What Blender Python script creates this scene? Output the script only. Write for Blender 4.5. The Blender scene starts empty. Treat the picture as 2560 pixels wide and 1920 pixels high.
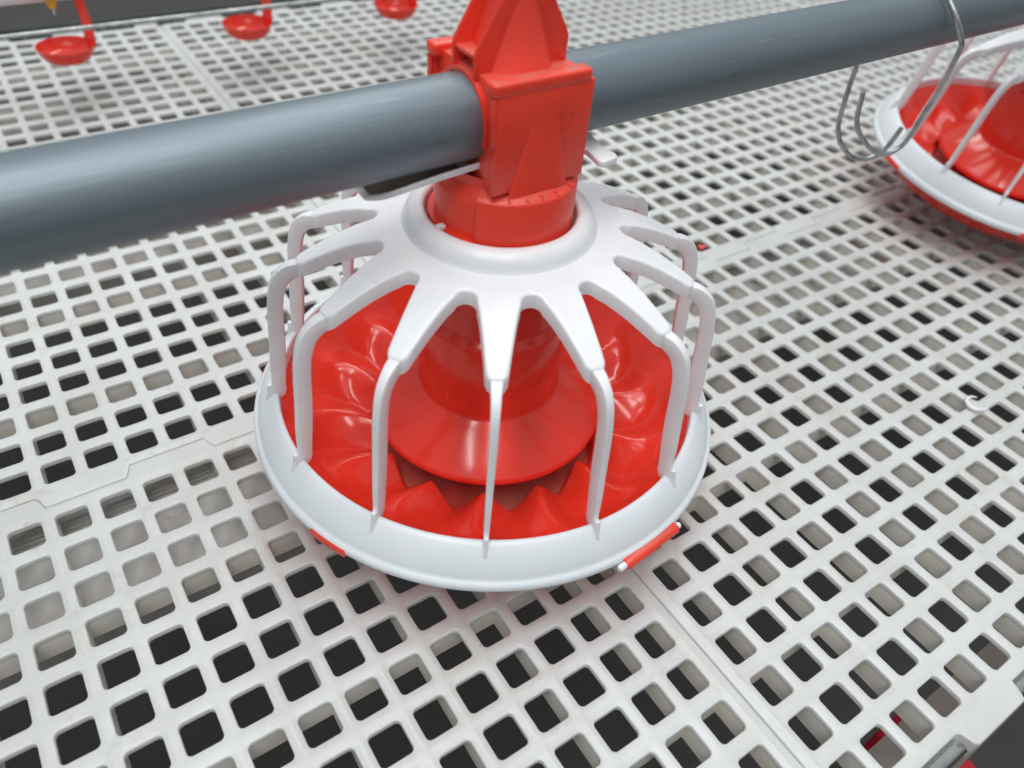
import bpy, bmesh, math, random
from math import pi, sin, cos, radians as R
from mathutils import Vector, Matrix, noise
random.seed(7)
sc = bpy.context.scene
col = sc.collection
# ---------------------------------------------------------------- camera
cd = bpy.data.cameras.new('camera'); cam = bpy.data.objects.new('camera', cd); col.objects.link(cam)
cam.location = (-0.2337, -0.3311, 0.4496)
cam.rotation_euler = (0.8159, -0.0758, -0.5874)
cd.sensor_width = 36; cd.lens = 26.54; cd.clip_start = 0.01; cd.clip_end = 60
cd.dof.use_dof = True; cd.dof.focus_distance = 0.50; cd.dof.aperture_fstop = 5.0
sc.camera = cam
# ---------------------------------------------------------------- room light
w = bpy.data.worlds.new('World'); sc.world = w; w.use_nodes = True
nt = w.node_tree; bg = nt.nodes['Background']
tc = nt.nodes.new('ShaderNodeTexCoord'); sx = nt.nodes.new('ShaderNodeSeparateXYZ'); rp = nt.nodes.new('ShaderNodeValToRGB')
mr = nt.nodes.new('ShaderNodeMapRange'); mr.inputs[1].default_value = -1; mr.inputs[2].default_value = 1
nt.links.new(tc.outputs['Generated'], sx.inputs[0]); nt.links.new(sx.outputs['Z'], mr.inputs[0]); nt.links.new(mr.outputs[0], rp.inputs[0])
e = rp.color_ramp.elements
e[0].position = .45; e[0].color = (.07, .07, .07, 1)
e[1].position = 1; e[1].color = (.63, .675, .72, 1)
for p_, c_ in ((.52, (.24, .25, .255, 1)), (.68, (.42, .445, .47, 1))):
    q = e.new(p_); q.color = c_
nt.links.new(rp.outputs[0], bg.inputs[0]); bg.inputs[1].default_value = 1.0
def area(name, loc, aim, sx_, sy_, power, colr=(1, .97, .93), rz=None):
    l = bpy.data.lights.new(name, 'AREA'); l.shape = 'RECTANGLE'; l.size = sx_; l.size_y = sy_; l.energy = power; l.color = colr
    o = bpy.data.objects.new(name, l); col.objects.link(o); o.location = loc
    d = Vector(aim) - Vector(loc); o.rotation_euler = d.to_track_quat('-Z', 'Y').to_euler()
    if rz is not None: o.rotation_euler = (0, 0, rz)
    return o
area('ceiling_lamp', (-1.35, -0.85, 3.0), (-1.35, -0.85, 0), .16, 2.2, 26, rz=R(-33))
area('ceiling_lamp', (-0.55, -1.45, 3.0), (0, 0, 0), .16, 2.2, 26, rz=R(-33))
area('ceiling_lamp', (1.4, 2.2, 3.0), (0, 0, 0), .5, 2.6, 34, rz=R(-33))
area('ceiling_panel', (0.1, 0.3, 3.4), (0, 0, 0), 1.9, 1.9, 40, colr=(.96, .98, 1), rz=0)
sc.view_settings.view_transform = 'Standard'; sc.view_settings.look = 'None'
sc.view_settings.exposure = -0.07; sc.view_settings.gamma = 1
sc.render.engine = 'CYCLES'
# ---------------------------------------------------------------- materials
def mat(name, base, rough=.4, mask=None, dust=None, metal=0.0, spec=.5, sss=0.0, sssr=(1, .6, .4), sscale=.004, var=None, vscale=30, bump=0.0, bscale=200, rvar=0.0, coat=0.0, spots=None, stretch=None):
    m = bpy.data.materials.new(name); m.use_nodes = True; n = m.node_tree.nodes; L = m.node_tree.links
    b = n['Principled BSDF']
    b.inputs['Base Color'].default_value = (*base, 1); b.inputs['Roughness'].default_value = rough
    b.inputs['Metallic'].default_value = metal; b.inputs['Specular IOR Level'].default_value = spec
    if sss: b.inputs['Subsurface Weight'].default_value = sss; b.inputs['Subsurface Radius'].default_value = sssr; b.inputs['Subsurface Scale'].default_value = sscale
    if coat: b.inputs['Coat Weight'].default_value = coat; b.inputs['Coat Roughness'].default_value = .08
    t = n.new('ShaderNodeTexCoord'); vec = t.outputs['Object']
    if stretch:
        mp = n.new('ShaderNodeMapping'); mp.inputs['Scale'].default_value = stretch; L.new(vec, mp.inputs[0]); vec = mp.outputs[0]
    cur = None
    def nz(scale, det=5, rg=.6, v=None):
        q = n.new('ShaderNodeTexNoise'); q.inputs['Scale'].default_value = scale; q.inputs['Detail'].default_value = det; q.inputs['Roughness'].default_value = rg
        L.new(v or vec, q.inputs['Vector']); return q.outputs[0]
    def ramp(src, a, b_, c0=(0, 0, 0, 1), c1=(1, 1, 1, 1)):
        r = n.new('ShaderNodeValToRGB'); r.color_ramp.elements[0].position = a; r.color_ramp.elements[1].position = b_
        r.color_ramp.elements[0].color = c0; r.color_ramp.elements[1].color = c1; L.new(src, r.inputs[0]); return r.outputs[0]
    def mix(fac, a, b_):
        x = n.new('ShaderNodeMix'); x.data_type = 'RGBA'
        L.new(fac, x.inputs[0])
        for k, s in ((6, a), (7, b_)):
            if isinstance(s, tuple): x.inputs[k].default_value = (*s[:3], 1)
            else: L.new(s, x.inputs[k])
        return x.outputs[2]
    cur = base
    if var: cur = mix(ramp(nz(vscale), .38, .66), cur, var)
    if mask:                                    # scuffs in one place: (x, y, z, radius)
        ds = n.new('ShaderNodeVectorMath'); ds.operation = 'DISTANCE'; L.new(t.outputs['Object'], ds.inputs[0]); ds.inputs[1].default_value = mask[:3]
        near = ramp(ds.outputs['Value'], mask[3] * .35, mask[3], (1, 1, 1, 1), (0, 0, 0, 1)); sc2 = ramp(nz(520, 6, .75), .545, .60)
        mm = n.new('ShaderNodeMath'); mm.operation = 'MULTIPLY'; L.new(near, mm.inputs[0]); L.new(sc2, mm.inputs[1])
        m3 = n.new('ShaderNodeMath'); m3.operation = 'MULTIPLY'; L.new(mm.outputs[0], m3.inputs[0]); m3.inputs[1].default_value = .7
        cur = mix(m3.outputs[0], cur, (.10, .02, .015))
    if spots:                                   # list of (colour, scale, lo, hi)
        for sc_, s_, lo, hi in spots: cur = mix(ramp(nz(s_, 6, .7), lo, hi), cur, sc_)
    if dust:
        g_ = n.new('ShaderNodeNewGeometry'); sp = n.new('ShaderNodeSeparateXYZ'); L.new(g_.outputs['Normal'], sp.inputs[0])
        up = ramp(sp.outputs['Z'], .80, .99); nn = ramp(nz(90, 6, .7), .30, .75)
        mu = n.new('ShaderNodeMath'); mu.operation = 'MULTIPLY'; L.new(up, mu.inputs[0]); L.new(nn, mu.inputs[1])
        m2 = n.new('ShaderNodeMath'); m2.operation = 'MULTIPLY'; L.new(mu.outputs[0], m2.inputs[0]); m2.inputs[1].default_value = .75
        cur = mix(m2.outputs[0], cur, dust)
    if not isinstance(cur, tuple): L.new(cur, b.inputs['Base Color'])
    if rvar:
        r = n.new('ShaderNodeMapRange'); r.inputs[3].default_value = max(.02, rough - rvar); r.inputs[4].default_value = rough + rvar
        L.new(nz(vscale * 2.3), r.inputs[0]); L.new(r.outputs[0], b.inputs['Roughness'])
    if bump:
        bp = n.new('ShaderNodeBump'); bp.inputs['Strength'].default_value = bump; bp.inputs['Distance'].default_value = .0006
        L.new(nz(bscale, 4), bp.inputs['Height']); L.new(bp.outputs[0], b.inputs['Normal'])
    return m
M = {}
M['slat'] = mat('slat_plastic', (.63, .65, .64), .36, sss=.5, sssr=(1, .9, .7), sscale=.006, var=(.57, .58, .555), vscale=14, bump=.25, bscale=120, rvar=.08,
                spots=[((.50, .47, .40), 22, .56, .78), ((.42, .41, .38), 60, .62, .80), ((.22, .21, .20), 420, .69, .75), ((.70, .72, .72), 130, .66, .74)])
M['slat_rib'] = mat('slat_rib_plastic', (.86, .83, .76), .5, var=(.80, .77, .69), vscale=25)  # dusty beige, with light passing through the translucent plastic put into the colour
M['red'] = mat('red_plastic', (.84, .050, .026), .16, sss=.35, sssr=(1, .22, .1), sscale=.006, var=(.80, .042, .022), vscale=20, rvar=.06, bump=.08, bscale=90)
M['redm'] = mat('red_plastic_matt', (.86, .060, .032), .33, dust=(.42, .24, .19), sss=.25, sssr=(1, .22, .1), sscale=.004, var=(.80, .054, .030), vscale=25, rvar=.07, bump=.12, bscale=260,
                spots=[((.50, .10, .07), 35, .62, .80), ((.10, .03, .02), 300, .70, .76)])
M['white'] = mat('white_plastic', (.82, .83, .85), .28, sss=.25, sssr=(1, .85, .8), sscale=.004, var=(.77, .785, .805), vscale=18, rvar=.05, bump=.05, bscale=120,
                 spots=[((.45, .44, .43), 260, .77, .84)])
M['rimw'] = mat('rim_plastic', (.76, .80, .83), .33, var=(.72, .77, .80), vscale=16, rvar=.06, bump=.08, bscale=140,
                 spots=[((.55, .58, .59), 70, .66, .80), ((.38, .38, .37), 300, .75, .83)])
M['pipe'] = mat('galvanised_steel', (.205, .25, .28), .50, metal=.62, var=(.175, .215, .245), vscale=70, rvar=.08, bump=.25, bscale=520,
                spots=[((.13, .145, .16), 170, .64, .72), ((.30, .34, .37), 260, .62, .72), ((.06, .06, .065), 420, .68, .73)], stretch=(.06, 1, 1))
M['wire'] = mat('galvanised_wire', (.55, .56, .56), .38, metal=.8, var=(.3, .31, .32), vscale=90, bump=.2, bscale=300)
M['rod'] = mat('stainless_rod', (.62, .62, .60), .16, metal=1.0, var=(.5, .5, .47), vscale=40)
M['plate'] = mat('red_plate', (.86, .060, .032), .33, mask=(.012, -.0336, .284, .011), sss=.25, sssr=(1, .22, .1), sscale=.004, var=(.77, .048, .027), vscale=25, rvar=.07, bump=.12, bscale=260)
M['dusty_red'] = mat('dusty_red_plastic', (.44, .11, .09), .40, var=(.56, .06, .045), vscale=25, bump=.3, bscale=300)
M['dust'] = mat('dusty_inside', (.20, .14, .10), .8, var=(.26, .19, .15), vscale=60)
M['ground'] = mat('dark_floor', (.064, .060, .058), .85, var=(.052, .048, .046), vscale=6, bump=.3, bscale=60, spots=[((.10, .10, .102), 300, .55, .7)])
M['beam'] = mat('beam_steel', (.58, .56, .54), .5, metal=.0, var=(.46, .43, .40), vscale=9, spots=[((.22, .14, .09), 14, .6, .75)])
M['beam_dark'] = mat('beam_dark_steel', (.30, .27, .25), .5, metal=.2, var=(.20, .15, .12), vscale=9, spots=[((.45, .44, .42), 30, .6, .75)], stretch=(.3, 1, 1))
M['yellow'] = mat('yellow_plastic', (.80, .42, .02), .35)
M['dark'] = mat('dark_comb', (.06, .075, .075), .6, var=(.09, .11, .11), vscale=20)
M['magenta'] = mat('crimson_plastic', (.55, .012, .035), .35)
# ---------------------------------------------------------------- mesh helpers
class MB:
    def __init__(s): s.v = []; s.f = []
    def add(s, v, f):
        o = len(s.v); s.v += [tuple(p) for p in v]; s.f += [tuple(i + o for i in q) for q in f]; return s
    def grid(s, rows, cu=False, cv=False):
        n, m = len(rows), len(rows[0]); v = [p for r in rows for p in r]; f = []
        for i in range(n if cu else n - 1):
            for j in range(m if cv else m - 1):
                a = i * m + j; b = i * m + (j + 1) % m; c = ((i + 1) % n) * m + (j + 1) % m; d = ((i + 1) % n) * m + j
                f.append((a, b, c, d))
        return s.add(v, f)
    def upgrid(s, rows, cv=False):
        """grid whose flattest face is made to look up"""
        o = len(s.f); s.grid(rows, cv=cv); best = 0
        for q in s.f[o:]:
            a, b, c, d = (Vector(s.v[i]) for i in q); n_ = (c - a).cross(d - b)
            if abs(n_.z) > abs(best): best = n_.z
        if best < 0: s.f[o:] = [q[::-1] for q in s.f[o:]]
        return s
    def lathe(s, prof, n=96, a0=0, a1=2 * pi, c=(0, 0)):
        full = abs(a1 - a0 - 2 * pi) < 1e-6; k = n if full else n + 1
        rows = [[(c[0] + r * cos(a0 + (a1 - a0) * i / n), c[1] + r * sin(a0 + (a1 - a0) * i / n), z) for r, z in prof] for i in range(k)]
        s.grid(rows, cu=full)
        if not full:
            for rw in (rows[0], rows[-1]): s.add(rw, [tuple(range(len(rw)))])
        return s
    def tube(s, pts, r, n=10, cap=True, closed=False):
        P = [Vector(p) for p in pts]; rows = []; up = None
        for i, p in enumerate(P):
            t = (P[min(i + 1, len(P) - 1)] - P[max(i - 1, 0)]).normalized()
            if up is None: up = t.orthogonal().normalized()
            up = (up - t * up.dot(t)).normalized(); b = t.cross(up)
            rr = r[i] if isinstance(r, (list, tuple)) else r
            rows.append([tuple(p + rr * (cos(2 * pi * k / n) * up + sin(2 * pi * k / n) * b)) for k in range(n)])
        s.grid(rows, cv=True)
        if cap: s.add(rows[0], [tuple(range(n))]); s.add(rows[-1], [tuple(range(n))])
        return s
    def box(s, x0, x1, y0, y1, z0, z1):
        v = [(x, y, z) for z in (z0, z1) for y in (y0, y1) for x in (x0, x1)]
        return s.add(v, [(0, 2, 3, 1), (4, 5, 7, 6), (0, 1, 5, 4), (2, 6, 7, 3), (0, 4, 6, 2), (1, 3, 7, 5)])
    def prism(s, poly, axis, a, b):
        def P(p, t):
            return {'y': (p[0], t, p[1]), 'x': (t, p[0], p[1]), 'z': (p[0], p[1], t)}[axis]
        n = len(poly); v = [P(p, a) for p in poly] + [P(p, b) for p in poly]
        return s.add(v, [tuple(range(n)), tuple(range(2 * n - 1, n - 1, -1))] + [(i, (i + 1) % n, n + (i + 1) % n, n + i) for i in range(n)])
    def build(s, name, m, parent=None, bevel=0, seg=2, ang=35, merge=True, smooth=True, recalc=True):
        bm = bmesh.new(); vs = [bm.verts.new(p) for p in s.v]
        for q in s.f:
            q2 = []
            for i in q:
                if i not in q2: q2.append(i)
            if len(q2) > 2:
                try: bm.faces.new([vs[i] for i in q2])
                except ValueError: pass
        if merge: bmesh.ops.remove_doubles(bm, verts=bm.verts, dist=1e-6)
        if recalc: bmesh.ops.recalc_face_normals(bm, faces=bm.faces)
        if bevel:
            ed = [e_ for e_ in bm.edges if len(e_.link_faces) == 2 and e_.calc_face_angle(0) > R(25)]
            bmesh.ops.bevel(bm, geom=ed, offset=bevel, segments=seg, affect='EDGES', profile=.5, clamp_overlap=True)
        for f in bm.faces: f.smooth = smooth
        for e_ in bm.edges:
            if len(e_.link_faces) == 2 and e_.calc_face_angle(0) > R(ang): e_.smooth = False
        me = bpy.data.meshes.new(name); bm.to_mesh(me); bm.free()
        mm = m if isinstance(m, list) else [m]
        for x in mm: me.materials.append(x)
        o = bpy.data.objects.new(name, me); col.objects.link(o)
        if parent: o.parent = parent
        return o
def tag(o, label=None, cat=None, group=None, kind=None):
    for k, v in (('label', label), ('category', cat), ('group', group), ('kind', kind)):
        if v: o[k] = v
    return o
def empty(name, loc, rz=0):
    o = bpy.data.objects.new(name, None); o.empty_display_size = .05; col.objects.link(o); o.location = loc; o.rotation_euler = (0, 0, rz); return o
def kids(o): return [c for c in bpy.data.objects if c.parent == o]
def copy_tree(o, parent=None):
    c = o.copy(); col.objects.link(c); c.parent = parent
    for ch in kids(o): copy_tree(ch, c)
    return c
def lerp(a, b, t): return a + (b - a) * t
def interp(tab, x):
    if x <= tab[0][0]: return tab[0][1]
    for (x0, y0), (x1, y1) in zip(tab, tab[1:]):
        if x <= x1:
            t = (x - x0) / (x1 - x0); return lerp(y0, y1, t)
    return tab[-1][1]
def spline(pts, n=8):
    P = [Vector(p) for p in pts]; out = []
    for i in range(len(P) - 1):
        p0 = P[max(i - 1, 0)]; p1 = P[i]; p2 = P[i + 1]; p3 = P[min(i + 2, len(P) - 1)]
        for k in range(n):
            t = k / n
            out.append(.5 * ((2 * p1) + (p2 - p0) * t + (2 * p0 - 5 * p1 + 4 * p2 - p3) * t * t + (3 * p1 - p0 - 3 * p2 + p3) * t ** 3))
    out.append(P[-1]); return out
# ---------------------------------------------------------------- ground far below the slats
g = MB(); g.add([(-4, -3, -.45), (7, -3, -.45), (7, 7, -.45), (-4, 7, -.45)], [(0, 1, 2, 3)])
tag(g.build('ground', M['ground']), kind='structure')
# ---------------------------------------------------------------- slatted floor panels
PX, PY = .0292, .03125
HX, HY, HR = .0104, .0104, .0032
NC, NR = 40, 14
PW, PH = NC * PX + .0140, NR * PY + .0215
def hole_loop(cx, cy, off, n=4):
    out = []
    hx, hy, r = HX + off, HY + off, HR + off
    for q, (sx_, sy_) in enumerate(((1, 1), (-1, 1), (-1, -1), (1, -1))):
        for k in range(n + 1):
            a = pi / 2 * (q + k / n); out.append((cx + sx_ * (hx - r) + r * cos(a), cy + sy_ * (hy - r) + r * sin(a)))
    return out
def zigzag(x, ph):
    """offset of the toothed panel edge at x"""
    t = ((x - ph) / (4 * PX)) % 1.0; d = .03
    v = 1 if t < .5 - d else (lerp(1, -1, (t - .5 + d) / d) if t < .5 else (-1 if t < 1 - d else lerp(-1, 1, (t - 1 + d) / d)))
    return .0058 * v
def panel_mesh(ph, x_org):
    """panel with its lower left corner at the local origin; x_org places the teeth"""
    m = MB(); offs = [(.0024, .0), (.0010, -.00015), (.0003, -.0005), (.00005, -.0010), (0, -.0044)]
    mx = (PW - NC * PX) / 2; my = (PH - NR * PY) / 2
    for i in range(NC):
        for j in range(NR):
            cx, cy = mx + (i + .5) * PX, my + (j + .5) * PY
            base = hole_loop(cx, cy, .0026); outer = []
            for q_, (x, y) in enumerate(base):
                k_ = q_ % 5; qq = q_ // 5; sx_, sy_ = ((1, 1), (-1, 1), (-1, -1), (1, -1))[qq]
                ex, ey = cx + sx_ * PX / 2, cy + sy_ * PY / 2
                first_x = qq % 2 == 0                      # arc starts on the x side for corners 0 and 2
                on_x = (k_ < 2) == first_x
                if k_ == 2: outer.append((ex, ey, .0010))
                elif on_x: outer.append((ex, y, .0008))
                else: outer.append((x, ey, .0008))
            rows = [outer] + [[(x, y, z) for x, y in hole_loop(cx, cy, o_)] for o_, z in offs]
            m.upgrid(rows, cv=True)
    # border strips around the block
    x0, x1, y0, y1 = mx, PW - mx, my, PH - my
    N = NC * 12; G = .0004
    for side in (0, 1):
        rows = []
        for k in range(N + 1):
            x = lerp(G, PW - G, k / N); xi = min(max(x, x0), x1)
            zz = zigzag(x + x_org, ph)
            ye = (PH if side else 0) + zz + (-G if side else G); sg = 1 if side else -1
            yi = y1 if side else y0
            rows.append([(xi, yi, .0008), (lerp(xi, x, .5), lerp(yi, ye, .5), .0003), (x, ye - sg * .0012, .0), (x, ye - sg * .0004, -.0003), (x, ye, -.0012), (x, ye, -.02)])
        m.upgrid(rows)
    for side in (0, 1):
        rows = []; xi = x1 if side else x0; xe = PW - G if side else G; sg = 1 if side else -1
        for k in range(NR * 4 + 1):
            y = lerp(y0, y1, k / (NR * 4)); rows.append([(xi, y, .0008), (lerp(xi, xe, .5), y, .0003), (xe - sg * .0012, y, 0), (xe - sg * .0004, y, -.0003), (xe, y, -.0012), (xe, y, -.02)])
        m.upgrid(rows)
    return m, x0, y0
def rib_mesh(last):
    """deep webs under every fourth row bar and every second column bar"""
    m = MB(); mx = (PW - NC * PX) / 2; my = (PH - NR * PY) / 2
    wy = (PY - 2 * HY) / 2 - .00025; wx = (PX - 2 * HX) / 2 - .00025; Z0, Z1 = -.0012, -.0215
    for j in range(-1, NR + 1):
        # row index counted from the far edge: web behind rows 4, 8, 12
        if (j + 1) in (3, 7, 11): 
            y = my + (j + 1) * PY; m.box(mx - .004, PW - mx + .004, y - wy, y + wy, Z1, Z0)
    for i in range(0, NC + 1):
        if (i % 2) == 1 or (last and i == NC):
            x = mx + i * PX; m.box(x - wx, x + wx, my - .004, PH - my + .004, Z1 + .0006, Z0 - .0004)
    return m
XS = .0297; YS = .1093
placed = [('off-white slatted floor panel under the near feeder, left of the lengthwise seam', -1, -1),
          ('off-white slatted floor panel in the lower right, with shiny rod ends showing at its front edge', 0, -1),
          ('off-white slatted floor panel behind the near feeder, under the grey pipe on the left', -1, 0),
          ('off-white slatted floor panel under the second feeder and the wire hooks', 0, 0),
          ('off-white slatted floor panel under the leftmost red drip cup', -1, 1),
          ('off-white slatted floor panel under the two drip cups nearer the red hanger', 0, 1),
          ('off-white slatted floor panel at the far right, beyond the second feeder', 1, 0),
          ('blurred off-white slatted floor panel in the top right corner, beyond the pipe', 1, 1),
          ('off-white slatted floor panel at the right edge, in front of the second feeder', 1, -1)]
proto = {}
for lab, i, j in placed:
    ox, oy = XS + i * PW, YS + j * PH
    key = 'L' if i < 0 else 'R'
    if key not in proto:
        ph = -.2395 if key == 'L' else .190
        pm, _, _ = panel_mesh(ph, ox)
        o = pm.build('floor_panel', M['slat'], None, ang=50, recalc=False)
        r = rib_mesh(key == 'L').build('web', M['slat_rib'], o, smooth=False)
        proto[key] = o
    else:
        o = copy_tree(proto[key])
    o.location = (ox, oy, 0)
    tag(o, lab, 'floor panel', 'slatted floor panels')
# ---------------------------------------------------------------- beams and rod below the slats
def beam(y0, y1, ztop, lab, x0=-1.2, x1=2.4, ribs=True, mt='beam'):
    m = MB(); prof = []
    ym = lerp(y0, y1, .55); n = 26
    prof += [(y0, ztop - .012), (lerp(y0, ym, .3), ztop - .005), (lerp(y0, ym, .6), ztop - .003), (ym, ztop - .004)]
    for k in range(1, n + 1 if ribs else 1): prof.append((lerp(ym, y1, k / n), ztop + (0 if k % 2 else -.0011)))
    prof += [(y1, ztop - .004), (y1, ztop - .05), (lerp(y0, y1, .5), ztop - .07), (y0, ztop - .05)]
    m.prism(prof, 'x', x0, x1)
    return tag(m.build('support_beam', M[mt], bevel=0, ang=20), lab, 'beam')
beam(.020, .150, -.027, 'grey ribbed beam seen through the slat holes left of the near feeder')
beam(.42, .50, -.028, 'grey beam under the slats behind the pipe, between feeder and drinker line')
beam(.80, .88, -.030, 'grey beam under the slats below the red drip cups')
beam(-.3605, -.318, -.075, 'brownish grey beam under the front edge of the lower right panel', x0=.03, ribs=False, mt='beam_dark')
m = MB(); m.tube([(-.6, -.3475, -.0135), (2.2, -.3475, -.0135)], .0065, 16)
tag(m.build('support_rod', M['rod']), 'shiny steel rod under the front edge of the lower right floor panel', 'rod')
# crimson trestle foot
ft = MB(); ft.prism([(-.3805, -.45), (-.3085, -.45), (-.3085, -.2060), (-.3145, -.2000), (-.3740, -.2000), (-.3805, -.2065)], 'x', .226, .277)
# ---------------------------------------------------------------- feeder
NA = 14; PH0 = -2.148; DA = 2 * pi / NA
FE = empty('pan_feeder', (0, 0, 0))
tag(FE, 'white and red poultry feeder in the middle, its red saddle clamped on the grey pipe', 'feeder', 'pan feeders hung along the pipe')
ZT = [(.0461, .2060), (.060, .2075), (.066, .2068), (.075, .2058), (.088, .2028), (.10, .1985), (.112, .1930), (.126, .1860)]
def sdf_slot(x, y):
    """distance from point (in the arm's local frame: +x outward) to the nearest slot boundary; positive = in material"""
    best = 1
    r = math.hypot(x, y); a = math.atan2(y, x)
    if r < .0815:
        for s in (-1, 1):
            cx, cy = .0812 * cos(DA / 2), s * .0812 * sin(DA / 2)
            best = min(best, math.hypot(x - cx, y - cy) - .0062)
    else: best = armw(r) - abs(y)
    tipd = .1235 - r
    return min(best, tipd)
def armw(r):
    if r < .0750: return None
    if r <= .0812: s = .0062 * math.sqrt(max(0, 1 - ((.0812 - r) / .0062) ** 2)); return r * sin(DA / 2) - s
    w0 = .0812 * sin(DA / 2) - .0062
    t = (r - .0812) / (.1235 - .0812)
    w_ = lerp(w0, .0056, t ** .8)
    tr = .004
    if r > .1235 - tr:
        q = (r - (.1235 - tr)) / tr; w_ = .0056 - .0040 * (1 - math.sqrt(max(0, 1 - q * q)))
    return w_
def grill_top():
    m = MB()
    rr = [.0600, .0640, .0680, .0715, .0740, .0750] + [.0750 + .0062 * t for t in (.02, .06, .12, .2, .3, .42, .56, .72, .86, 1)] + \
         [lerp(.0812, .1195, k / 14) for k in range(1, 15)] + [.1195 + .004 * t for t in (.25, .45, .62, .76, .88, .96, 1)]
    fr = [-1, -.985, -.95, -.9, -.82, -.7, -.5, -.25, 0, .25, .5, .7, .82, .9, .95, .985, 1]
    BR = .0016; TH = .0096
    for k in range(NA):
        a = PH0 + k * DA; ca, sa = cos(a), sin(a); rows = []
        for r in rr:
            row = []
            for f in fr:
                if r <= .0750:
                    an = f * DA / 2; x, y = r * cos(an), r * sin(an)
                else:
                    w_ = armw(r); y = f * w_
                    rad = r if r < .0812 else r
                    x = math.sqrt(max(rad * rad - y * y, 0)) if r <= .0812 else lerp(math.sqrt(max(rad * rad - y * y, 0)), rad, min(1, (r - .0812) / .02))
                d = sdf_slot(x, y) if r > .066 else 1
                dr = 0
                if d < BR: q = BR - max(d, 0); dr = BR - math.sqrt(max(BR * BR - q * q, 0))
                z = interp(ZT, r) - dr
                row.append((x * ca - y * sa, x * sa + y * ca, z))
            rows.append(row)
        m.grid(rows)
        # skirt below the edge
        def low(p, extra=0.0):
            rr_ = math.hypot(p[0], p[1]); return (p[0], p[1], interp(ZT, rr_) - TH + extra)
        i0 = rr.index(.0750) if .0750 in rr else 5
        left = [rows[i][0] for i in range(i0, len(rr))]; right = [rows[i][-1] for i in range(i0, len(rr))]
        tip = rows[-1]
        loop = left + list(tip[1:-1]) + right[::-1]
        m.grid([loop, [low(p, .0012) for p in loop], [(lambda q: (q[0] * .997, q[1] * .997, q[2]))(low(p)) for p in loop]])
        # underside
        und = [[low(p) for p in rw] for rw in rows[i0 - 3:]]
        m.grid(und)
    # collar
    prof = [(.0462, .1985), (.0461, .2150), (.0465, .2165), (.0476, .2176), (.0495, .2180), (.0520, .2177), (.0545, .2166), (.0565, .2148), (.0580, .2122), (.0588, .2096), (.0594, .2083), (.0600, .2075)]
    m.lathe(prof, 112)
    return m
gt = grill_top().build('grill_top', M['white'], FE, ang=48)
nb = MB(); a = R(-178); nb.box(.0415, .0475, -.002, .002, .2130, .2172)
o = nb.build('stop_nub', M['white'], gt, bevel=.0006); o.rotation_euler = (0, 0, R(-175))
# bars
def bar_mesh():
    O = [(.1180, .1868), (.1260, .1862), (.1325, .1832), (.1380, .1775), (.1415, .1690), (.1440, .1560), (.1455, .1420), (.1470, .1250), (.1490, .1060), (.1500, .0905), (.1530, .0900), (.1536, .0850), (.1560, .0760)]
    I = [(.1150, .1790), (.1220, .1772), (.1275, .1738), (.1308, .1690), (.1334, .1610), (.1350, .1490), (.1358, .1370), (.1371, .1210), (.1392, .1030), (.1408, .0900), (.1412, .0840), (.1430, .0795), (.1470, .0765)]
    Wd = [.0036, .0033, .0028, .0025, .0023, .0022, .0021, .0020, .0018, .0016, .0013, .0012, .0011]
    O2 = spline([(x, 0, z) for x, z in O], 3); I2 = spline([(x, 0, z) for x, z in I], 3); n = len(O2); rows = []
    for k in range(n):
        t = k / (n - 1) * (len(Wd) - 1); i = min(int(t), len(Wd) - 2); w_ = lerp(Wd[i], Wd[i + 1], t - i)
        o_, i_ = O2[k], I2[k]; d = (i_ - o_); L_ = d.length; d = d / L_; b = min(.0007, w_ * .5)
        ring = []
        for (s, u_) in ((-w_ + b, 0), (w_ - b, 0), (w_ - b * .3, b * .3), (w_, b), (w_, L_ - b), (w_ - b * .3, L_ - b * .3), (w_ - b, L_), (-w_ + b, L_), (-w_ + b * .3, L_ - b * .3), (-w_, L_ - b), (-w_, b), (-w_ + b * .3, b * .3)):
            p = o_ + d * u_; ring.append((p.x, s, p.z))
        rows.append(ring)
    m = MB(); m.grid(rows, cv=True); m.add(rows[0], [tuple(range(12))]); m.add(rows[-1], [tuple(range(12))]); return m
bar0 = bar_mesh().build('grill_bar', M['white'], FE, ang=50); bar0.rotation_euler = (0, 0, PH0)
for k in range(1, NA):
    b = bar0.copy(); col.objects.link(b); b.parent = FE; b.rotation_euler = (0, 0, PH0 + k * DA)
# rim
rim = MB().lathe([(.1462, .0660), (.1462, .0805), (.1466, .0818), (.1476, .0826), (.1492, .0824), (.1512, .0812), (.1545, .0778), (.1578, .0736), (.1606, .0690), (.1624, .0652), (.1630, .0634), (.1640, .0628), (.1654, .0618), (.1662, .0602), (.1663, .0575), (.1655, .0562), (.1635, .0560), (.1610, .0575), (.1590, .0640), (.1480, .0660), (.1462, .0660)], 180).build('rim', M['rimw'], FE, ang=60)
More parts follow.
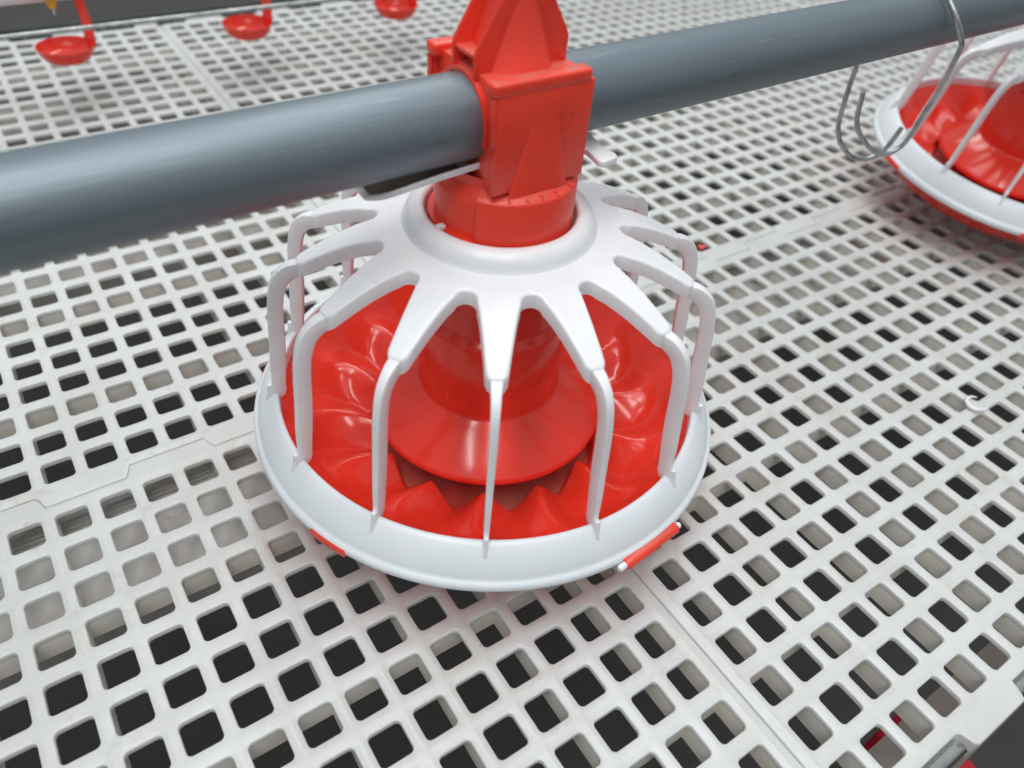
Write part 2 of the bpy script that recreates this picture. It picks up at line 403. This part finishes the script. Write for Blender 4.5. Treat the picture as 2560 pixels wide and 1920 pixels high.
# pan
def ang_wave(a):
    t = ((a - PH0) / DA) % 1.0
    return t
def pan_h(r, a):
    sw = .16 * sin(min(1, max(0, (r - .085) / .05)) * pi)
    t = ((a - PH0) / DA + sw) % 1.0; t = min(t, 1 - t) * 2           # 0 on a ridge, 1 in a valley
    rd = interp([(.0, .045), (.0820, .0452), (.0860, .0468), (.095, .0490), (.110, .0510), (.122, .0528), (.131, .0570), (.139, .0650), (.1475, .0740)], r)
    vl = interp([(.0, .0275), (.0860, .0290), (.096, .0312), (.106, .0340), (.116, .0378), (.125, .0440), (.133, .0530), (.140, .0635), (.1475, .0740)], r)
    s_ = 1 - t; s_ = lerp(s_, s_ * s_ * (3 - 2 * s_), .55)
    S = lerp(vl, rd, s_)
    rb = .0785 + .0058 * t                                            # toothed inner edge
    q = (r - rb) / .0042
    if q <= 0: return .0262
    q = min(1, q); q = q * q * (3 - 2 * q) if q < 1 else 1
    return lerp(.0262, S, q)
pm = MB(); rows = []
rr = [.0005, .03, .06, .074] + [.078 + .0007 * k for k in range(24)] + [.0945 + .0021 * k for k in range(1, 25)] + [.1475]
for k in range(NA * 32):
    a = PH0 + 2 * pi * k / (NA * 32)
    row = [(r * cos(a), r * sin(a), pan_h(r, a)) for r in rr]
    row += [(r * cos(a), r * sin(a), z) for r, z in ((.1485, .0745), (.1500, .0740), (.1570, .0610), (.1620, .0590), (.1640, .0570), (.1640, .0545), (.1610, .0530), (.1560, .0495), (.1480, .0415), (.1360, .0305), (.1200, .0215), (.0900, .0180), (.0600, .0180), (.0600, .0150), (.0500, .0150), (.0480, .018), (.0005, .018))]
    rows.append(row)
pm.grid(rows, cu=True)
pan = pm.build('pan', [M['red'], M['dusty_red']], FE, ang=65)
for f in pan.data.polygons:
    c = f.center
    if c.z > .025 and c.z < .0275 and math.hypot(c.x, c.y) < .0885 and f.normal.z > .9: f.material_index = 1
# locking lugs on the rim
for k, az in enumerate((-158, 140, 38, -10)):
    lg = MB(); lg.lathe([(.1630, .0548), (.1630, .0612), (.1662, .0606), (.1672, .0590), (.1670, .0548)], 10, R(-4.8), R(4.8))
    o = lg.build('locking_lug', M['redm'], FE, bevel=.0004); o.rotation_euler = (0, 0, R(az))
hp = MB(); A = [Vector((.1685 * cos(R(q)), .1685 * sin(R(q)), .0575)) for q in (-92, -76)]
A = [A[0], A[1]]; d = (A[1] - A[0]).normalized()
hp.tube([A[0], A[0] + d * .001, A[1] - d * .001, A[1]], [.0033, .0040, .0040, .0033], 20)
hg = hp.build('hinge_roll', M['redm'], FE, ang=50)
pn = MB(); pn.tube([A[0] - d * .0055, A[0] - d * .0045, A[0] + d * .001], [.0016, .0023, .0023], 12); pn.build('hinge_pin', M['white'], hg); pn = MB(); pn.tube([A[1] - d * .001, A[1] + d * .003, A[1] + d * .004], [.0022, .0022, .0014], 12)
pn.build('hinge_pin', M['white'], hg)
# feed cone inside
fc = MB().lathe([(.0440, .2150), (.0440, .1460), (.0452, .1440), (.0478, .1425), (.0495, .1400), (.0500, .0830), (.0503, .0812), (.0512, .0804), (.0550, .0780), (.0830, .0600), (.0842, .0585), (.0845, .0560), (.0840, .0545), (.0825, .0540), (.0520, .0730), (.0460, .0790), (.0420, .1400), (.0400, .2150), (.0440, .2150)], 128).build('feed_cone', M['red'], FE, ang=50)
# adjuster collar
ac = MB().lathe([(.0395, .1500), (.0405, .2370), (.0400, .2382), (.0345, .2440), (.0345, .2500)], 96)
ac = ac.build('adjuster_collar', M['redm'], FE, ang=40)
fl = MB().lathe([(.0400, .1950), (.0437, .1950), (.0437, .2402), (.0434, .2412), (.0428, .2418), (.0350, .2452), (.0340, .2452), (.0340, .1950)], 60, R(-143), R(12))
fl.build('scale_skirt', M['redm'], ac, ang=40)
# numerals on the sloped shoulder
def numeral(ch, az, rad=.0412, z=.24265):
    cu = bpy.data.curves.new('numeral', 'FONT'); cu.body = ch; cu.size = .0054; cu.extrude = .0006; cu.align_x = 'CENTER'; cu.align_y = 'CENTER'
    t = bpy.data.objects.new('numeral', cu); col.objects.link(t)
    dg = bpy.context.evaluated_depsgraph_get(); me = bpy.data.meshes.new_from_object(t.evaluated_get(dg)); bpy.data.objects.remove(t)
    me.materials.clear(); me.materials.append(M['redm'])
    o = bpy.data.objects.new('numeral', me); col.objects.link(o); o.parent = ac
    a = R(az); o.location = (rad * cos(a), rad * sin(a), z)
    o.rotation_euler = Matrix.Rotation(a + pi / 2, 3, 'Z').to_euler() if False else (Matrix.Rotation(a + pi / 2, 3, 'Z') @ Matrix.Rotation(R(23), 3, 'X')).to_euler()
    return o
for ch, az in (('5', -119), ('4', -105), ('3', -92), ('2', -78), ('1', -60)): numeral(ch, az)
# saddle
sd = MB().box(-.0275, .0285, -.0300, .0300, .2430, .3030).build('saddle', M['redm'], FE, bevel=.0008)
fp = MB(); fp.box(-.0300, .0305, -.0336, -.0298, .2462, .3005); fp.build('front_plate', M['plate'], sd, bevel=.0007)
bp_ = MB(); bp_.box(-.0300, .0305, .0298, .0336, .2440, .3005); bp_.build('back_plate', M['redm'], sd, bevel=.0007)
bu = MB(); rows = []
for k in range(13):
    t = k / 12; z = lerp(.2905, .2435, t); hw = lerp(.0010, .0195, t ** .62); dp = lerp(.0001, .0038, t); row = []
    for q in range(17):
        a = pi * q / 16; row.append((-hw * cos(a) + lerp(.001, .0, t), -.0334 - dp * sin(a) ** .8, z))
    rows.append(row)
bu.grid(rows); bu.build('cone_bulge', M['redm'], sd, ang=60)
for s in (-1, 1):
    cp = MB(); y0, y1 = sorted((s * .0342, s * .0245)); cp.box(-.0325, .0280, y0, y1, .2995, .3062)
    cp.build('clamp_cap', M['redm'], sd, bevel=.0016, seg=3)
    hk = MB(); y0, y1 = sorted((s * .0338, s * .0300)); hk.box(-.0318, -.0302, y0, y1, .2740, .2990); hk.build('clamp_rail', M['redm'], sd, bevel=.0004)
# flange ring around the pipe
for x0, x1 in ((-.0305, -.0270), (.0280, .0300)):
    m = MB(); prof = []
    rows = []
    for k in range(33):
        a = pi * k / 32 - R(20) * (1 - 2 * k / 32)
        rows.append([(x, .0005 + rd * cos(a), .2775 + rd * sin(a)) for x, rd in ((x0, .0228), (x0, .0250), (x1, .0250), (x1, .0228))])
    m.grid(rows, cv=True); m.build('pipe_flange', M['redm'], sd, bevel=0, ang=40)
# hanger cone with two plate fins
hc = MB().lathe([(.0228, .3025), (.0215, .3045), (.0120, .3370), (.0090, .3700), (.0001, .3700)], 48, c=(-.0015, 0))
hc = hc.build('hanger_cone', M['redm'], sd, ang=40)
for s in (-1, 1):
    m = MB(); y = s * .0105
    poly = [(-.0300, .2980), (-.0300, .3120), (-.0290, .3150), (-.0090, .3480), (-.006, .3700), (.004, .3700), (.0060, .3500), (.0255, .3190), (.0270, .3150), (.0270, .2980)]
    m.prism(poly, 'y', y - .0011, y + .0011); m.build('hanger_fin', M['redm'], sd, bevel=.0005)
m = MB().box(-.0292, -.0180, -.0094, .0094, .3095, .3115); m.build('fin_web', M['redm'], sd, bevel=.0004)
m = MB().box(.0180, .0275, -.0094, .0094, .3095, .3115); m.build('fin_web', M['redm'], sd, bevel=.0004)
# shutter: white trough that closes the pipe outlet
sh = MB(); rows_o = []; n = 40
for k in range(n + 1):
    t = k / n; x = lerp(-.0272, -.0890, t)
    th0 = interp([(0, -127), (.66, -127), (.80, -121), (.92, -108), (1, -96)], t); th1 = -50
    sag = interp([(0, 0), (.35, .0018), (.7, .0045), (.9, .0056), (1, .0058)], t)
    row = []
    for rad in (.0262, .0282):
        seq = [lerp(th0, th1, q / 20) for q in range(21)]
        if rad == .0282: seq = seq[::-1]
        for th in seq: row.append((x, rad * cos(R(th)) * 1.0, .2775 + rad * sin(R(th)) - sag * max(0, -sin(R(th)))))
    rows_o.append(row)
sh.grid(rows_o, cv=True); sh.add(rows_o[0], [tuple(range(42))]); sh.add(rows_o[-1], [tuple(range(42))])
sho = sh.build('shutter', M['white'], FE, ang=50)
lp = MB(); lp.tube([rw[0] for rw in rows_o], .0013, 8); lp.build('edge_lip', M['white'], sho, ang=60)
dl = MB(); dl.grid([[(x_ * 1.0, y_ * .985, z_ + .0004) for x_, y_, z_ in rw[3:18]] for rw in rows_o[4:-2]]); dl.build('dusty_lining', M['dust'], sho)
pd = MB(); 
poly = [(.030, -.006), (.046, -.003), (.052, .001), (.060, .000), (.0585, -.010), (.0560, -.018), (.0575, -.030), (.0555, -.0345), (.0440, -.0365), (.0420, -.0335), (.0440, -.022), (.0440, -.014), (.030, -.014)]
pd.prism(poly, 'z', .2480, .2518); pd.build('shutter_tab', M['white'], sho, bevel=.0008)
# ---------------------------------------------------------------- second feeder
F2 = copy_tree(FE)
T2 = Matrix.Rotation(-.04, 3, 'Y') @ Matrix.Rotation(.11, 3, 'X')
F2.location = Vector((.760, .004, .2875)) - T2 @ Vector((0, 0, .2775)); F2.rotation_euler = (T2 @ Matrix.Rotation(R(18.5), 3, 'Z')).to_euler()
tag(F2, 'second white and red poultry feeder, cut off at the right edge behind the wire hooks', 'feeder', 'pan feeders hung along the pipe')
# ---------------------------------------------------------------- pipe
pp = MB(); pts = [(lerp(-1.3, 2.6, k / 60), lerp(-1.3, 2.6, k / 60) * .0136, .2775) for k in range(61)]
pp.tube(pts, .0226, 72)
tag(pp.build('feed_pipe', M['pipe'], ang=60), 'long grey galvanised steel pipe carrying both feeders across the picture', 'pipe')
# ---------------------------------------------------------------- wire hanger

wireA = [(0.3835, -0.014, 0.2977), (0.385, -0.0255, 0.2869), (0.3959, -0.031, 0.2715), (0.4021, -0.0295, 0.2612), (0.4145, -0.022, 0.2298), (0.4225, -0.014, 0.1978), (0.425, -0.01, 0.1786), (0.4225, -0.007, 0.1691), (0.412, -0.004, 0.1639), (0.3947, -0.001, 0.1692), (0.3772, 0.001, 0.1804), (0.3623, 0.003, 0.1935), (0.3553, 0.004, 0.2052), (0.3538, 0.005, 0.2155), (0.3531, 0.006, 0.2255)]
wireB = [(0.3694, 0.03, 0.2354), (0.3664, 0.028, 0.224), (0.3638, 0.025, 0.2086), (0.3595, 0.021, 0.1946), (0.3614, 0.018, 0.183), (0.3698, 0.015, 0.1717), (0.3822, 0.011, 0.1618), (0.3951, 0.007, 0.1575), (0.4039, 0.003, 0.1597), (0.4101, -0.001, 0.166), (0.4117, -0.004, 0.1771), (0.4119, -0.007, 0.1897)]
bridge = [(.3720, .0355, .2520), (.3740, .0340, .2780), (.3765, .0245, .2990), (.3790, .0105, .3065), (.3815, -.002, .3055)]
path = wireB[::-1] + bridge + wireA
wm = MB(); wm.tube(spline(path, 6), .0021, 12)
tag(wm.build('wire_hanger', M['wire'], ang=60), 'bent galvanised wire looped over the pipe, both ends curled into hooks beside the second feeder', 'wire hanger')
# ---------------------------------------------------------------- drinker line
dp_ = MB(); dp_.tube([(-.70, .760, .1370), (2.4, .800, .1370)], .0120, 32)
tag(dp_.build('water_pipe', M['white'], ang=60), 'thin white water pipe in the top left corner, above the red drip cups', 'water pipe')
def drip_cup(x, y):
    t = empty('drip_cup', (x, y, .066))
    c = MB().lathe([(.0002, -.0095), (.0150, -.0095), (.0250, -.0060), (.0300, .0020), (.0320, .0100), (.0328, .0130), (.0312, .0130), (.0285, .0040), (.0230, -.0035), (.0140, -.0065), (.0002, -.0065)], 48)
    cu_ = c.build('cup', M['red'], t, ang=60); cu_.scale = (1, 1, .82); cu_.location = (0, 0, .0022)
    a = MB(); a.prism([(.0270, .0010), (.0350, .0070), (.0370, .0300), (.0330, .0760), (.0240, .0760), (.0260, .0420), (.0250, .0120)], 'y', -.0045, .0045)
    a.build('arm', M['red'], t, bevel=.0008)
    s = MB(); s.box(-.0200, .0330, -.0150, .0150, .0740, .0800); s.box(-.0200, .0330, -.0155, -.0120, .0740, .0950); s.box(-.0200, .0330, .0120, .0155, .0740, .0950)
    s.build('clamp', M['red'], t, bevel=.0008)
    n = MB(); n.lathe([(.0060, .0760), (.0060, .0610), (.0046, .0600), (.0044, .0560), (.0001, .0560)], 24); n.build('nipple_body', M['yellow'], t, ang=40)
    q = MB(); q.tube([(0, 0, .057), (0, 0, .0480)], .0012, 10); q.build('trigger_pin', M['rod'], t)
    return t
labs = ['red drip cup furthest left, hanging beside the yellow nipple in the top left corner', 'middle red drip cup on its short arm, left of the red feeder hanger', 'red drip cup nearest the red feeder hanger, cut by the top edge']
c0 = drip_cup(-.137, .752); c0.rotation_euler = (0, 0, R(6)); cups = [c0]
for k in (1, 2):
    c = copy_tree(c0); c.location = (-.137 + .2265 * k, .752 + .003 * k, .066); cups.append(c)
c = copy_tree(c0); c.location = (-.137 + .2265 * 3, .761, .066); cups.append(c); labs.append('red drip cup beyond the hanger, at the top edge right of it')
for c, l in zip(cups[:3], labs): tag(c, l, 'drip cup', 'drip cups on the water pipe')
for o_ in [cups[3]] + kids(cups[3]): bpy.data.objects.remove(o_)
# twisted cable
cb = MB()
NS = 520
for st in range(5):
    pts = []
    for k in range(NS + 1):
        t = k / NS; x = lerp(-.32, .62, t); a = x / .016 * 2 * pi / 2 + st * 2 * pi / 5
        pts.append((x, .702 + .0016 * cos(a) + .004 * t, .1118 + .0016 * sin(a)))
    cb.tube(pts, .00125, 6)
tag(cb.build('steel_cable', M['wire'], ang=60), 'twisted steel cable stretched in front of the drip cup arms', 'cable')
# comb of dark bars beyond the far edge of the slats
cbm = MB(); y0 = YS + 2 * PH
cbm.box(-.6, 2.4, y0 + .034, y0 + .037, -.030, .004); cbm.box(-.6, 2.4, y0 - .004, y0 + .036, -.034, -.030)
for k in range(64): x = -.6 + k * .0365; cbm.box(x, x + .003, y0 + .002, y0 + .034, -.0300, -.004)
tag(cbm.build('edge_channel', M['dark'], smooth=False), 'dark channel with cross bars along the far edge of the slatted floor', 'channel')
# crimson trestle foot
tag(ft.build('trestle_foot', M['magenta'], bevel=.003), 'crimson plastic support foot below the floor in the lower right corner', 'support foot')
# small scraps
cr = MB(); pts = [(.4142 + .0085 * cos(a) * (1 + .1 * a), -.1800 + .0085 * sin(a), .0022 + .0004 * a) for a in [lerp(.6, 5.0, k / 20) for k in range(21)]]
cr.tube(pts, [.0005 + .0015 * sin(pi * k / 20) for k in range(21)], 8)
tag(cr.build('plastic_shaving', M['white'], ang=60), 'small white curled plastic shaving lying on the slats at the right', 'shaving')
ch = MB(); ch.prism([(0, 0), (.012, .001), (.004, .009)], 'z', 0, .0012)
o = ch.build('red_chip', M['redm']); o.location = (.3640, .1270, .0006); tag(o, 'tiny red plastic chip on the slats behind the right side of the near feeder', 'plastic chip')
